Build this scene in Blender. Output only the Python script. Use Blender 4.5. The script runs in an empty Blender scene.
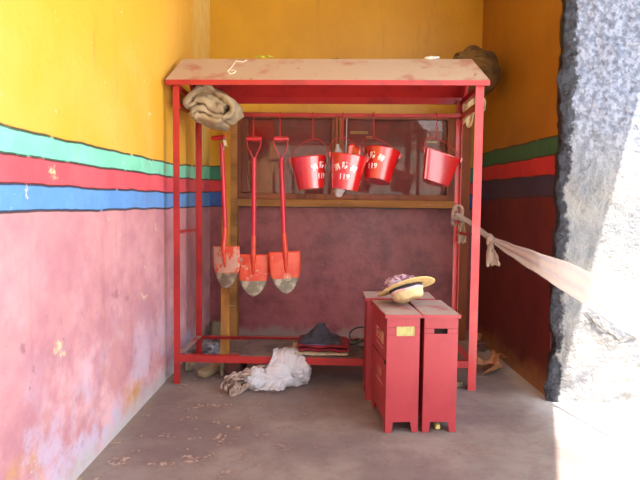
import bpy, bmesh, math, random
from mathutils import Vector, Matrix, noise
random.seed(7)
PI = math.pi
V = Vector
C = bpy.context.scene.collection
R = math.radians

# ------------------------------------------------------------------ camera
F = 520.0; PITCH, ROLL, H = .0548, .0112, 1.2327
fw = V((0, math.cos(PITCH), -math.sin(PITCH))); r0 = V((1, 0, 0)); u0 = r0.cross(fw)
rt = r0*math.cos(ROLL) + u0*math.sin(ROLL); up = u0*math.cos(ROLL) - r0*math.sin(ROLL)
EYE = V((0, 0, H))
cd = bpy.data.cameras.new('camera'); cam = bpy.data.objects.new('camera', cd); C.objects.link(cam)
cd.sensor_width = 36; cd.lens = 36*F/640; cd.clip_start = .05
M3 = Matrix((rt, up, -fw)).transposed()
cam.matrix_world = Matrix.Translation(EYE) @ M3.to_4x4()
bpy.context.scene.camera = cam
def ray(x, y): return fw + rt*((x-320)/F) - up*((y-240)/F)
def atY(x, y, Y): d = ray(x, y); return EYE + d*(Y/d.y)
def atZ(x, y, z=0.0): d = ray(x, y); return EYE + d*((z-H)/d.z)

# ------------------------------------------------------------------ the rack's own frame
RX, RY, RROT, RW, RD = -1.0026, 3.6548, -.0362, 2.07, .5624
RM = Matrix.Translation((RX, RY, 0)) @ Matrix.Rotation(RROT, 4, 'Z')
def rk(a, b, z): return RM @ V((a, b, z))
def atB(x, y, b):
    n = RM.to_3x3() @ V((0, 1, 0)); p = rk(0, b, 0); d = ray(x, y)
    return EYE + d*((p-EYE).dot(n)/d.dot(n))

# ------------------------------------------------------------------ materials
def nodes(name):
    m = bpy.data.materials.new(name); m.use_nodes = True
    nt = m.node_tree; nt.nodes.clear()
    out = nt.nodes.new('ShaderNodeOutputMaterial'); b = nt.nodes.new('ShaderNodeBsdfPrincipled')
    nt.links.new(b.outputs[0], out.inputs[0])
    return m, nt, b
class NT:
    def __init__(s, nt): s.nt = nt
    def n(s, t, **k):
        x = s.nt.nodes.new(t)
        for a, v in k.items(): setattr(x, a, v)
        return x
    def l(s, a, b): s.nt.links.new(a, b)
    def val(s, inp, v):
        if isinstance(v, (int, float)): inp.default_value = v
        elif isinstance(v, tuple): inp.default_value = (*v, 1) if len(v) == 3 else v
        else: s.l(v, inp)
    def math(s, op, a, b=0.0, c=None, clamp=False):
        x = s.n('ShaderNodeMath', operation=op); x.use_clamp = clamp
        s.val(x.inputs[0], a); s.val(x.inputs[1], b)
        if c is not None: s.val(x.inputs[2], c)
        return x.outputs[0]
    def mix(s, f, a, b):
        x = s.n('ShaderNodeMix', data_type='RGBA'); s.val(x.inputs[0], f); s.val(x.inputs[6], a); s.val(x.inputs[7], b)
        return x.outputs[2]
    def noise(s, vec, scale, detail=4, rough=.55, dist=0.0):
        x = s.n('ShaderNodeTexNoise'); x.inputs['Scale'].default_value = scale; x.inputs['Detail'].default_value = detail
        x.inputs['Roughness'].default_value = rough; x.inputs['Distortion'].default_value = dist
        s.l(vec, x.inputs['Vector']); return x.outputs[0]
    def step(s, v, lo, hi):
        x = s.n('ShaderNodeMapRange'); x.interpolation_type = 'SMOOTHSTEP'
        s.val(x.inputs[0], v); s.val(x.inputs[1], lo); s.val(x.inputs[2], hi); return x.outputs[0]
    def scalev(s, vec, sc):
        x = s.n('ShaderNodeVectorMath', operation='MULTIPLY'); s.l(vec, x.inputs[0]); x.inputs[1].default_value = sc; return x.outputs[0]
    def bump(s, h, strength, dist=.01):
        x = s.n('ShaderNodeBump'); x.inputs['Strength'].default_value = strength; x.inputs['Distance'].default_value = dist
        s.l(h, x.inputs['Height']); return x.outputs[0]
def srgb(r, g, b):
    f = lambda c: (c/255/12.92 if c/255 <= .04045 else ((c/255+.055)/1.055)**2.4)
    return (f(r), f(g), f(b))
def mk(name, c1, c2=None, scale=8, lo=.45, hi=.65, rough=.5, metal=0, bump=.15, bscale=40, c3=None, s3=60, t3=.66, coat=0, stretch=None, bdist=.004):
    m, nt, b = nodes(name); T = NT(nt)
    tc = T.n('ShaderNodeTexCoord').outputs['Object']
    if stretch: tc = T.scalev(tc, stretch)
    col = c1
    if c2: col = T.mix(T.step(T.noise(tc, scale, 5, .6), lo, hi), c1, c2)
    if c3: col = T.mix(T.step(T.noise(tc, s3, 5, .7), t3, t3+.06), col, c3)
    T.val(b.inputs['Base Color'], col)
    b.inputs['Roughness'].default_value = rough; b.inputs['Metallic'].default_value = metal
    if coat: b.inputs['Coat Weight'].default_value = coat; b.inputs['Coat Roughness'].default_value = .12
    if bump: T.l(T.bump(T.noise(tc, bscale, 4, .6), bump, bdist), b.inputs['Normal'])
    return m
MT = {}
MT['rack_red'] = mk('rack_red_paint', srgb(166, 38, 34), srgb(144, 30, 30), 5, rough=.34, bump=.1, c3=srgb(150, 96, 80), s3=45, t3=.7)
MT['rack_pink'] = mk('lit_red_paint', srgb(186, 52, 52), srgb(178, 70, 68), 6, rough=.42, bump=.1, c3=srgb(160, 100, 88), s3=45, t3=.7)  # brighter red for the right posts, light from that side in the colour
MT['dust_roof'] = mk('dusty_roof_paint', srgb(182, 156, 132), srgb(170, 112, 96), 4, .5, .66, rough=.85, bump=.2, c3=srgb(168, 60, 54), s3=14, t3=.64)
MT['dust_rail'] = mk('dusty_rail_paint', srgb(150, 122, 112), srgb(150, 70, 62), 9, rough=.85, bump=.1)
MT['shaft'] = mk('crimson_shaft_paint', srgb(190, 26, 44), srgb(172, 28, 38), 9, rough=.38, bump=.08, c3=srgb(205, 120, 110), s3=50, t3=.7)
MT['socket'] = mk('orange_red_paint', srgb(206, 62, 32), srgb(190, 50, 28), 12, rough=.4, bump=.08, c3=srgb(214, 160, 140), s3=40, t3=.68)
MT['grip'] = mk('red_grip_paint', srgb(186, 34, 38), srgb(172, 28, 30), 20, rough=.4)
MT['bucket'] = mk('glossy_bucket_paint', srgb(196, 26, 26), srgb(182, 20, 22), 6, rough=.22, bump=.04, coat=.8)
MT['bucket'].node_tree.nodes['Principled BSDF'].inputs['Specular IOR Level'].default_value = .75
MT['bucket'].node_tree.nodes['Principled BSDF'].inputs['Coat IOR'].default_value = 1.7
MT['white_paint'] = mk('white_lettering_paint', srgb(240, 232, 228), rough=.5, bump=0)
MT['box_red'] = mk('box_red_paint', srgb(162, 48, 54), srgb(148, 42, 48), 4, rough=.42, bump=.08, c3=srgb(190, 110, 104), s3=22, t3=.7)
MT['box_lid'] = mk('dusty_box_lid', srgb(160, 136, 126), srgb(160, 96, 92), 7, .5, .66, rough=.8, bump=.1)
MT['yellow_paint'] = mk('pale_yellow_paint', srgb(178, 170, 104), srgb(160, 150, 84), 30, rough=.5, bump=0)
MT['faint_paint'] = mk('faint_cream_paint', srgb(222, 176, 140), rough=.6, bump=0)
MT['dark'] = mk('dark_inside', srgb(40, 10, 10), rough=.8, bump=0)
MT['wood_dark'] = mk('reddish_brown_wood', srgb(146, 76, 34), srgb(110, 52, 26), 6, rough=.5, bump=.2, stretch=(1, 1, .12), bscale=60)
MT['wood_h'] = mk('dusty_tan_wood', srgb(176, 122, 62), srgb(140, 92, 46), 5, rough=.75, bump=.25, stretch=(.12, 1, 1), bscale=60, c3=srgb(190, 160, 130), s3=40, t3=.62)
MT['wood_ochre'] = mk('ochre_painted_wood', srgb(186, 122, 24), srgb(150, 96, 30), 7, rough=.6, bump=.25, stretch=(1, 1, .15), bscale=50, c3=srgb(120, 70, 40), s3=30, t3=.64)
MT['wood_grey'] = mk('weathered_wood', srgb(150, 126, 94), srgb(112, 88, 66), 9, rough=.85, bump=.4, stretch=(1, .2, 1), bscale=50)
MT['straw'] = mk('pale_straw', srgb(208, 178, 118), srgb(188, 156, 100), 60, rough=.65, bump=.4, bscale=220, bdist=.002)
MT['straw_felt'] = mk('cream_crown_cloth', srgb(204, 180, 134), srgb(186, 160, 114), 30, rough=.8, bump=.2, bscale=120)
MT['black_cloth'] = mk('black_ribbon', srgb(44, 40, 44), srgb(66, 60, 62), 20, rough=.8, bump=.2)
MT['pink_cloth'] = mk('pinkish_ribbon', srgb(222, 184, 186), srgb(196, 140, 150), 30, rough=.8, bump=.2)
MT['mauve_cloth'] = mk('mauve_scarf', srgb(128, 76, 92), srgb(190, 162, 172), 28, .48, .56, rough=.85, bump=.3)
MT['beige_cloth'] = mk('greyish_beige_cloth', srgb(168, 148, 116), srgb(146, 126, 98), 7, rough=.92, bump=.9, bscale=28, c3=srgb(96, 84, 64), s3=30, t3=.7, bdist=.006)
MT['red_cloth'] = mk('dark_red_cloth', srgb(128, 22, 34), srgb(96, 16, 26), 12, rough=.9, bump=.4)
MT['navy_cloth'] = mk('charcoal_cloth', srgb(52, 48, 56), srgb(34, 32, 40), 14, rough=.9, bump=.4, c3=srgb(110, 100, 112), s3=60, t3=.68)
MT['mauve_lining'] = mk('grey_violet_cloth', srgb(104, 92, 122), srgb(78, 66, 86), 20, rough=.9, bump=.3)
MT['cream_pile'] = mk('cream_fleece', srgb(170, 152, 124), srgb(126, 108, 86), 50, rough=.95, bump=.8, bscale=120)
MT['rope'] = mk('frayed_beige_rag', srgb(172, 146, 128), srgb(128, 100, 88), 18, rough=.95, bump=.5, bscale=90)
MT['stone'] = mk('brown_grey_stone', srgb(132, 112, 88), srgb(96, 78, 64), 12, rough=.95, bump=.6, bscale=25)
MT['slab'] = mk('reddish_stone', srgb(118, 74, 68), srgb(90, 70, 66), 9, rough=.95, bump=.6, bscale=25)
MT['grey_film'] = mk('grey_dirty_plastic', srgb(140, 130, 132), srgb(88, 78, 80), 20, rough=.35, bump=.4)
MT['cardboard'] = mk('torn_cardboard', srgb(190, 132, 92), srgb(158, 104, 70), 10, rough=.85, bump=.2)
MT['board'] = mk('dusty_brown_board', srgb(104, 82, 74), srgb(76, 56, 52), 6, rough=.85, bump=.3, c3=srgb(150, 130, 120), s3=20, t3=.66)
MT['sack'] = mk('olive_brown_sacking', srgb(104, 76, 34), srgb(74, 50, 24), 8, rough=.9, bump=.4, bscale=90)
MT['rag_cream'] = mk('cream_rag', srgb(196, 172, 130), srgb(160, 132, 94), 14, rough=.9, bump=.4)
MT['white_cloth'] = mk('white_rag', srgb(228, 226, 220), srgb(196, 200, 190), 18, rough=.85, bump=.3)
MT['string_white'] = mk('white_string', srgb(232, 226, 206), rough=.8, bump=0)
MT['string_green'] = mk('yellow_green_twine', srgb(190, 184, 50), srgb(140, 140, 50), 60, rough=.8, bump=0)
MT['cable'] = mk('dark_green_cable', srgb(36, 46, 42), rough=.5, bump=0)
MT['tape'] = mk('pale_tape', srgb(206, 180, 140), rough=.6, bump=0)
MT['wire'] = mk('red_wire_paint', srgb(176, 26, 26), rough=.45, bump=0)
MT['glue_paper'] = mk('yellowish_paper', srgb(214, 186, 110), rough=.8, bump=0)
MT['case_back'] = mk('maroon_backing', srgb(150, 52, 48), srgb(120, 44, 44), 3, rough=.6, bump=.05)
MT['metal'] = mk('dull_metal', srgb(130, 126, 120), rough=.45, metal=.8, bump=.1)

# shovel blade: orange-red paint above, bare worn steel below, the line between them wavy
def blade_mat(name, wear):
    m, nt, b = nodes(name); T = NT(nt)
    tc = T.n('ShaderNodeTexCoord').outputs['Object']
    sx = T.n('ShaderNodeSeparateXYZ'); T.l(tc, sx.inputs[0])
    n1 = T.noise(tc, 14, 5, .65)
    paint = T.mix(T.step(T.noise(tc, 9, 3), .45, .6), srgb(206, 62, 34), srgb(212, 80, 48))
    paint = T.mix(T.step(n1, .66-wear*.22, .72-wear*.2), paint, srgb(196, 150, 128))
    steel = T.mix(T.step(n1, .45, .62), srgb(126, 112, 92), srgb(176, 160, 136))
    k = T.math('ADD', sx.outputs[2], T.math('MULTIPLY', T.math('SUBTRACT', T.noise(tc, 30, 2), .5), .02))
    f = T.step(k, BLADE_LINE-.003, BLADE_LINE+.003)
    T.val(b.inputs['Base Color'], T.mix(f, steel, paint))
    T.val(b.inputs['Roughness'], T.math('MULTIPLY_ADD', f, -.1, .55))
    T.val(b.inputs['Metallic'], T.math('MULTIPLY_ADD', f, -.3, .3))
    T.l(T.bump(n1, .25, .003), b.inputs['Normal'])
    return m
BLADE_LINE = .125
MT['blade_a'] = blade_mat('worn_blade_paint', 1.0)
MT['blade_b'] = blade_mat('scratched_blade_paint', .45)
MT['blade_c'] = blade_mat('blade_paint', .1)

# clear glass pane and thin plastic film
def glass_mat():
    m, nt, b = nodes('hazed_glass'); T = NT(nt)
    tc = T.n('ShaderNodeTexCoord').outputs['Object']
    tr = T.n('ShaderNodeBsdfTransparent'); tr.inputs[0].default_value = (.95, .93, .92, 1)
    gl = T.n('ShaderNodeBsdfGlossy'); gl.inputs['Roughness'].default_value = .03
    fr = T.n('ShaderNodeFresnel'); fr.inputs[0].default_value = 1.55
    mx = T.n('ShaderNodeMixShader'); T.l(T.math('MULTIPLY', fr.outputs[0], .75), mx.inputs[0]); T.l(tr.outputs[0], mx.inputs[1]); T.l(gl.outputs[0], mx.inputs[2])
    df = T.n('ShaderNodeBsdfDiffuse'); df.inputs[0].default_value = (.42, .22, .18, 1)  # haze over the panes painted as a pinkish brown diffuse tint
    m2 = T.n('ShaderNodeMixShader'); T.l(T.math('MULTIPLY', T.step(T.noise(tc, 3, 5, .7), .3, .8), .3), m2.inputs[0])
    T.l(mx.outputs[0], m2.inputs[1]); T.l(df.outputs[0], m2.inputs[2])
    T.l(m2.outputs[0], nt.nodes['Material Output'].inputs[0])
    return m
MT['glass'] = glass_mat()
def film_mat(name, col, clear, rough=.25):
    m, nt, b = nodes(name); T = NT(nt)
    tc = T.n('ShaderNodeTexCoord').outputs['Object']
    nz = T.noise(tc, 30, 4, .6)
    b.inputs['Base Color'].default_value = (*col, 1); b.inputs['Roughness'].default_value = rough
    T.l(T.bump(nz, .8, .02), b.inputs['Normal'])
    tl = T.n('ShaderNodeBsdfTranslucent'); tl.inputs[0].default_value = (*col, 1)
    tr = T.n('ShaderNodeBsdfTransparent')
    a = T.n('ShaderNodeMixShader'); a.inputs[0].default_value = .45; T.l(b.outputs[0], a.inputs[1]); T.l(tl.outputs[0], a.inputs[2])
    c = T.n('ShaderNodeMixShader'); c.inputs[0].default_value = clear; T.l(a.outputs[0], c.inputs[1]); T.l(tr.outputs[0], c.inputs[2])
    T.l(c.outputs[0], nt.nodes['Material Output'].inputs[0])
    return m
MT['bag_film'] = film_mat('white_bag_film', (.92, .89, .90), .10)
MT['bottle_film'] = film_mat('clear_bottle_plastic', (.75, .7, .66), .4, .15)
MT['strip_film'] = film_mat('clear_strip_film', (.86, .76, .70), .42, .2)
MT['strip_rag'] = film_mat('crumpled_film', (.66, .52, .42), .15, .4)

# painted walls: yellow, three bands edged with thin black lines, dark red below
def wall_mat(name, cols, bounds, wear):
    """bounds: four (z0, slope, extra slope past Y 3.95) measured from Y 1.8"""
    m, nt, b = nodes(name); T = NT(nt)
    P = T.n('ShaderNodeNewGeometry').outputs['Position']
    sx = T.n('ShaderNodeSeparateXYZ'); T.l(P, sx.inputs[0]); Y, Z = sx.outputs[1], sx.outputs[2]
    wob = T.math('MULTIPLY', T.math('SUBTRACT', T.noise(P, 3.0, 3, .5), .5), .035)
    Zw = T.math('ADD', Z, wob)
    big = T.noise(P, 1.3, 5, .6); mid = T.noise(P, 5, 6, .65); fine = T.noise(P, 16, 5, .7)
    c = list(cols)
    yel = T.mix(T.step(big, .35, .7), c[0], c[1])
    low = T.mix(T.step(mid, .35, .7), c[5], c[6])
    if wear.get('low'):
        for (colr, sc, lo, hi, zlo, zhi) in wear['low']:
            f = T.math('MULTIPLY', T.step(T.noise(P, sc, 6, .65), lo, hi), T.step(Z, zhi, zlo))
            low = T.mix(f, low, colr)
    col = yel; line = 0.0
    seq = [c[2], c[3], c[4], None]
    for i, (z0, s1, s2) in enumerate(bounds):
        yy = T.math('SUBTRACT', Y, 1.8)
        e = T.math('MULTIPLY', T.math('MAXIMUM', T.math('SUBTRACT', Y, 3.95), 0.0), s2)
        zb = T.math('ADD', T.math('MULTIPLY_ADD', yy, s1, z0), e)
        d = T.math('SUBTRACT', zb, Zw)
        nxt = low if seq[i] is None else T.mix(T.step(mid, .3, .75), seq[i], tuple(min(1, v*1.22+.015) for v in seq[i]))
        col = T.mix(T.step(d, -.0015, .0015), col, nxt)
        ln = T.math('MULTIPLY', T.step(T.math('ABSOLUTE', d), .0085, .004), T.step(T.noise(P, 9, 3), .28, .42))
        line = T.math('MAXIMUM', line, ln)
    col = T.mix(T.math('MULTIPLY', line, .88), col, srgb(38, 34, 34))
    sP = T.scalev(P, (1, 1, .35))
    col = T.mix(T.math('MULTIPLY', T.step(T.noise(P, wear.get('cs', 7), 8, .72), wear.get('ct', .66), wear.get('ct', .66)+.05), .75), col, wear['chip'])
    col = T.mix(T.math('MULTIPLY', T.step(T.noise(sP, 26, 6, .75), .68, .74), .6), col, wear['chip'])
    col = T.mix(T.math('MULTIPLY', T.step(T.noise(T.scalev(P, (3, 3, .3)), 4, 6, .7), .56, .75), wear.get('streak', .3)), col, wear['dirt'])
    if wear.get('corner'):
        f = T.math('MULTIPLY', T.step(T.math('ADD', Y, T.math('MULTIPLY', T.noise(sP, 12, 4), .25)), 4.55, 4.75), T.step(Z, 1.6, 1.75))  # paler, streaky yellow towards the back corner
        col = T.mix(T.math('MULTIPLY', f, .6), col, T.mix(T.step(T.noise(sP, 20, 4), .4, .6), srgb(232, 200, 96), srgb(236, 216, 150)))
    if wear.get('foot'):
        f = T.step(T.math('ADD', Z, T.math('MULTIPLY', T.math('SUBTRACT', mid, .5), .35)), wear.get('footz', .16), .0)
        col = T.mix(f, col, wear['foot'])
    T.val(b.inputs['Base Color'], col)
    b.inputs['Roughness'].default_value = wear.get('rough', .55)
    h = T.math('ADD', T.math('MULTIPLY', mid, 1.0), T.math('MULTIPLY', fine, .35))
    T.l(T.bump(h, .35, .02), b.inputs['Normal'])
    return m
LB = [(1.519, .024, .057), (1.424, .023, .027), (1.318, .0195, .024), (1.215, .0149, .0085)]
MT['wall_left'] = wall_mat('left_wall_paint', [srgb(222, 166, 50), srgb(226, 176, 80), srgb(122, 204, 170), srgb(216, 84, 92), srgb(92, 144, 200), srgb(206, 146, 146), srgb(186, 126, 134)],  # paler bands and pink: fading plus the wall's bright light in the colour
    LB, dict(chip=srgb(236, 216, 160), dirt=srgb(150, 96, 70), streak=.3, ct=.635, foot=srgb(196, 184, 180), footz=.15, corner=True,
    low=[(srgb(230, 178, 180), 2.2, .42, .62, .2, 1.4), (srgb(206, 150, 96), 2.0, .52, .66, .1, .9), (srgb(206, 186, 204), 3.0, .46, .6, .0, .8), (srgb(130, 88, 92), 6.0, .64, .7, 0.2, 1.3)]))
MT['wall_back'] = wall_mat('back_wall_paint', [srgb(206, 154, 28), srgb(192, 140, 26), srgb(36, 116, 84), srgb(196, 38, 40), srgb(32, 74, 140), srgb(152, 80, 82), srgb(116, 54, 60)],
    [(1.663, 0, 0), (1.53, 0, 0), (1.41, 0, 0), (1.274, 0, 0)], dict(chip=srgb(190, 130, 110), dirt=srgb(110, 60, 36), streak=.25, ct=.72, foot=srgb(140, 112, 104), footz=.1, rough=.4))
MT['wall_right'] = wall_mat('right_wall_paint', [srgb(166, 112, 26), srgb(148, 96, 22), srgb(36, 96, 66), srgb(174, 36, 40), srgb(46, 48, 70), srgb(100, 36, 32), srgb(80, 28, 28)],  # same paints as the left wall, darkened for the shade on this side
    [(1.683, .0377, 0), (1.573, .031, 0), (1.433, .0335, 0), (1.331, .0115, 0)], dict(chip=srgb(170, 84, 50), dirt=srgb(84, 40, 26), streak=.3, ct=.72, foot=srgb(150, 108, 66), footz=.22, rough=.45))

def floor_mat():
    m, nt, b = nodes('worn_red_brown_concrete'); T = NT(nt)
    P = T.n('ShaderNodeNewGeometry').outputs['Position']
    sx = T.n('ShaderNodeSeparateXYZ'); T.l(P, sx.inputs[0]); X, Y = sx.outputs[0], sx.outputs[1]
    a = T.noise(P, 1.6, 6, .6); c = T.noise(P, 7, 7, .7); d = T.noise(P, 34, 5, .7)
    col = T.mix(T.step(a, .4, .62), srgb(118, 101, 95), srgb(140, 124, 113))
    col = T.mix(T.math('MULTIPLY', T.step(c, .45, .7), .6), col, srgb(104, 76, 72))
    left = T.step(T.math('ADD', X, T.math('MULTIPLY', T.math('SUBTRACT', a, .5), 1.6)), .1, -.9)
    col = T.mix(T.math('MULTIPLY', T.math('MULTIPLY', T.step(c, .56, .6), T.step(d, .48, .56)), T.math('MULTIPLY_ADD', left, .8, .15)), col, srgb(190, 160, 136))
    col = T.mix(T.math('MULTIPLY', T.step(d, .66, .72), .7), col, srgb(184, 164, 156))
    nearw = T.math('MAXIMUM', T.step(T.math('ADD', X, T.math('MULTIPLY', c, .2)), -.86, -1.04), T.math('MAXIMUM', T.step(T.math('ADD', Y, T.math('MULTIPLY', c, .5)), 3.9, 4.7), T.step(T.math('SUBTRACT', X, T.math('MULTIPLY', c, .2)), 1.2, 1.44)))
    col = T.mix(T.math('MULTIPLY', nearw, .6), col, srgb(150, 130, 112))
    col = T.mix(T.step(T.math('ADD', X, T.math('MULTIPLY', a, .5)), 1.5, 2.1), col, srgb(214, 210, 206))  # paler towards the sunlit side, its brightness put into the floor colour
    T.val(b.inputs['Base Color'], col); T.val(b.inputs['Roughness'], T.math('MULTIPLY_ADD', c, .3, .38))
    T.l(T.bump(T.math('ADD', c, T.math('MULTIPLY', d, .4)), .3, .015), b.inputs['Normal'])
    return m
MT['floor'] = floor_mat()
def pier_mat():
    m, nt, b = nodes('rough_silvery_plaster'); T = NT(nt)
    P = T.n('ShaderNodeNewGeometry').outputs['Position']
    sx = T.n('ShaderNodeSeparateXYZ'); T.l(P, sx.inputs[0]); X, Z = sx.outputs[0], sx.outputs[2]
    a = T.noise(P, 3, 6, .65); c = T.noise(P, 24, 6, .65); d = T.noise(P, 60, 4, .6)
    col = T.mix(T.step(a, .38, .62), srgb(108, 108, 110), srgb(138, 134, 128))
    hi = T.step(Z, 1.3, 2.0)
    col = T.mix(T.math('MULTIPLY', hi, .8), col, T.mix(T.step(c, .42, .6), srgb(98, 105, 124), srgb(150, 156, 174)))
    col = T.mix(T.math('MULTIPLY', T.step(c, .6, .68), .5), col, srgb(100, 92, 80))
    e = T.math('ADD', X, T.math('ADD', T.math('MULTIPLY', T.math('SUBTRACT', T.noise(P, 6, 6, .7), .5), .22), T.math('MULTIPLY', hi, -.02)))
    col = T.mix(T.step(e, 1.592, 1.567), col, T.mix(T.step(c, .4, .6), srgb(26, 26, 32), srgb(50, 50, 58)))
    T.val(b.inputs['Base Color'], col); T.val(b.inputs['Roughness'], T.math('MULTIPLY_ADD', hi, -.18, .62))
    v = T.n('ShaderNodeTexVoronoi'); v.inputs['Scale'].default_value = 22; T.l(P, v.inputs['Vector'])
    hh = T.math('ADD', T.math('MULTIPLY', c, 1.0), T.math('MULTIPLY', T.math('MULTIPLY', v.outputs[0], hi), .5))
    T.l(T.bump(T.math('ADD', hh, T.math('MULTIPLY', d, .4)), 1.0, .035), b.inputs['Normal'])
    return m
MT['pier'] = pier_mat()
MT['ceiling'] = mk('whitewashed_ceiling', srgb(200, 190, 170), srgb(180, 168, 146), 3, rough=.9)
MT['crack'] = mk('dark_crack', srgb(96, 88, 80), rough=.95, bump=.3)

# ------------------------------------------------------------------ mesh helpers
ROOTS = {}
class MB:
    def __init__(s, M=None): s.v = []; s.f = []; s.mi = []; s.M = M or Matrix(); s.m = 0
    def add(s, vs, fs, M=None):
        k = len(s.v); T = s.M @ M if M else s.M
        s.v += [T @ V(p) for p in vs]; s.f += [[i+k for i in f] for f in fs]; s.mi += [s.m]*len(fs); return s
    def box(s, x0, x1, y0, y1, z0, z1, M=None):
        vs = [(x, y, z) for z in (z0, z1) for y in (y0, y1) for x in (x0, x1)]
        return s.add(vs, [(0, 2, 3, 1), (4, 5, 7, 6), (0, 1, 5, 4), (2, 6, 7, 3), (0, 4, 6, 2), (1, 3, 7, 5)], M)
    def bar(s, p, q, w, h=None, upv=(0, 0, 1)):
        """a rectangular bar from p to q"""
        h = h or w; p, q = V(p), V(q); d = (q-p); L = d.length; d.normalize(); u = V(upv)
        x = d.cross(u)
        if x.length < 1e-4: x = d.cross(V((0, 1, 0)))
        x.normalize(); z = x.cross(d)
        M = Matrix((x, d, z)).transposed().to_4x4(); M.translation = p
        return s.box(-w/2, w/2, 0, L, -h/2, h/2, M)
    def angle(s, p, q, w, t, ux, uz):
        """angle iron from p to q with flanges along ux and uz"""
        p, q, ux, uz = V(p), V(q), V(ux), V(uz)
        pr = [V((0, 0, 0)), ux*w, ux*w+uz*t, ux*t+uz*t, ux*t+uz*w, uz*w]
        vs = [p+o for o in pr]+[q+o for o in pr]
        fs = [(i, (i+1) % 6, 6+(i+1) % 6, 6+i) for i in range(6)]+[(0, 1, 2, 3), (0, 3, 4, 5), (6, 9, 8, 7), (6, 11, 10, 9)]
        return s.add(vs, fs)
    def tube(s, path, r, n=8, closed=False, cap=True):
        P = [V(p) for p in path]; N = len(P); rr = r if isinstance(r, (list, tuple)) else [r]*N
        vs = []; fs = []; ref = None
        for i, p in enumerate(P):
            if closed: t = P[(i+1) % N]-P[i-1]
            else: t = P[min(i+1, N-1)]-P[max(i-1, 0)]
            t.normalize()
            if ref is None:
                ref = t.orthogonal().normalized()
            ref = (ref - t*ref.dot(t)).normalized(); b = t.cross(ref)
            for k in range(n):
                a = 2*PI*k/n; vs.append(p+(ref*math.cos(a)+b*math.sin(a))*rr[i])
        m = N if closed else N-1
        for i in range(m):
            for k in range(n):
                j = (i+1) % N; fs.append((i*n+k, i*n+(k+1) % n, j*n+(k+1) % n, j*n+k))
        if not closed and cap:
            fs.append(tuple(range(n))[::-1]); fs.append(tuple((N-1)*n+k for k in range(n)))
        return s.add(vs, fs)
    def lathe(s, prof, n=32, M=None, closed=False):
        vs = []; fs = []
        for (r, z) in prof:
            for k in range(n):
                a = 2*PI*k/n; vs.append((r*math.cos(a), r*math.sin(a), z))
        m = len(prof)
        for i in range(m if closed else m-1):
            j = (i+1) % m
            for k in range(n): fs.append((i*n+k, i*n+(k+1) % n, j*n+(k+1) % n, j*n+k))
        return s.add(vs, fs, M)
    def prism(s, poly, y0, y1, M=None):
        """polygon in x,z extruded along y"""
        n = len(poly); vs = [(x, y0, z) for x, z in poly]+[(x, y1, z) for x, z in poly]
        return s.add(vs, [tuple(range(n)), tuple(range(2*n-1, n-1, -1))]+[(i, i+n, (i+1) % n+n, (i+1) % n) for i in range(n)], M)
    def grid(s, fn, nu, nv, wrapu=False):
        vs = [fn(i/(nu if wrapu else nu-1), j/(nv-1)) for j in range(nv) for i in range(nu)]
        fs = [(j*nu+i, j*nu+(i+1) % nu, (j+1)*nu+(i+1) % nu, (j+1)*nu+i) for j in range(nv-1) for i in range(nu if wrapu else nu-1)]
        return s.add(vs, fs)
    def build(s, name, mats, parent=None, smooth=False, bevel=0, origin=None, sub=0, solid=0, fix=True):
        me = bpy.data.meshes.new(name)
        if parent is not None: Mr = ROOTS[parent.name]; off = Mr.inverted()
        else:
            if origin is None:
                mn = [min(v[i] for v in s.v) for i in range(3)]; mx = [max(v[i] for v in s.v) for i in range(3)]
                origin = ((mn[0]+mx[0])/2, (mn[1]+mx[1])/2, mn[2])
            Mr = Matrix.Translation(origin); off = Mr.inverted()
        me.from_pydata([off @ v for v in s.v], [], s.f)
        mats = mats if isinstance(mats, (list, tuple)) else [mats]
        for m in mats: me.materials.append(MT[m])
        for p, i in zip(me.polygons, s.mi): p.material_index = i; p.use_smooth = bool(smooth)
        if fix:
            bm = bmesh.new(); bm.from_mesh(me); bmesh.ops.recalc_face_normals(bm, faces=bm.faces); bm.to_mesh(me); bm.free()
        o = bpy.data.objects.new(name, me); C.objects.link(o)
        if parent is not None: o.parent = parent
        else: o.matrix_world = Mr
        ROOTS[o.name] = Mr
        if smooth and smooth != 'all':
            try: me.set_sharp_from_angle(angle=R(40))
            except Exception: pass
        if solid:
            d = o.modifiers.new('solid', 'SOLIDIFY'); d.thickness = solid; d.offset = 0
        if bevel:
            d = o.modifiers.new('bevel', 'BEVEL'); d.width = bevel; d.segments = 2; d.limit_method = 'ANGLE'
        if sub:
            d = o.modifiers.new('sub', 'SUBSURF'); d.levels = sub; d.render_levels = sub
        return o
def tag(o, label=None, cat=None, group=None, kind=None):
    if label: o['label'] = label
    if cat: o['category'] = cat
    if group: o['group'] = group
    if kind: o['kind'] = kind
    return o
def root(name, loc, label, cat, rotz=0, group=None):
    o = bpy.data.objects.new(name, None); C.objects.link(o)
    M = Matrix.Translation(loc) @ Matrix.Rotation(rotz, 4, 'Z'); o.matrix_world = M; o.empty_display_size = .1
    ROOTS[o.name] = M
    return tag(o, label, cat, group)
def rad(a, b, n):
    return [a+(b-a)*i/(n-1) for i in range(n)]
def nz(p, s=1.0, seed=0.0): return noise.noise(V((p[0]*s+seed, p[1]*s+seed*1.7, p[2]*s-seed)))
def fbm(p, s, seed=0, o=4): return noise.fractal(V((p[0]*s+seed, p[1]*s+seed*1.3, p[2]*s-seed)), 1.0, 2.0, o)

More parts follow.
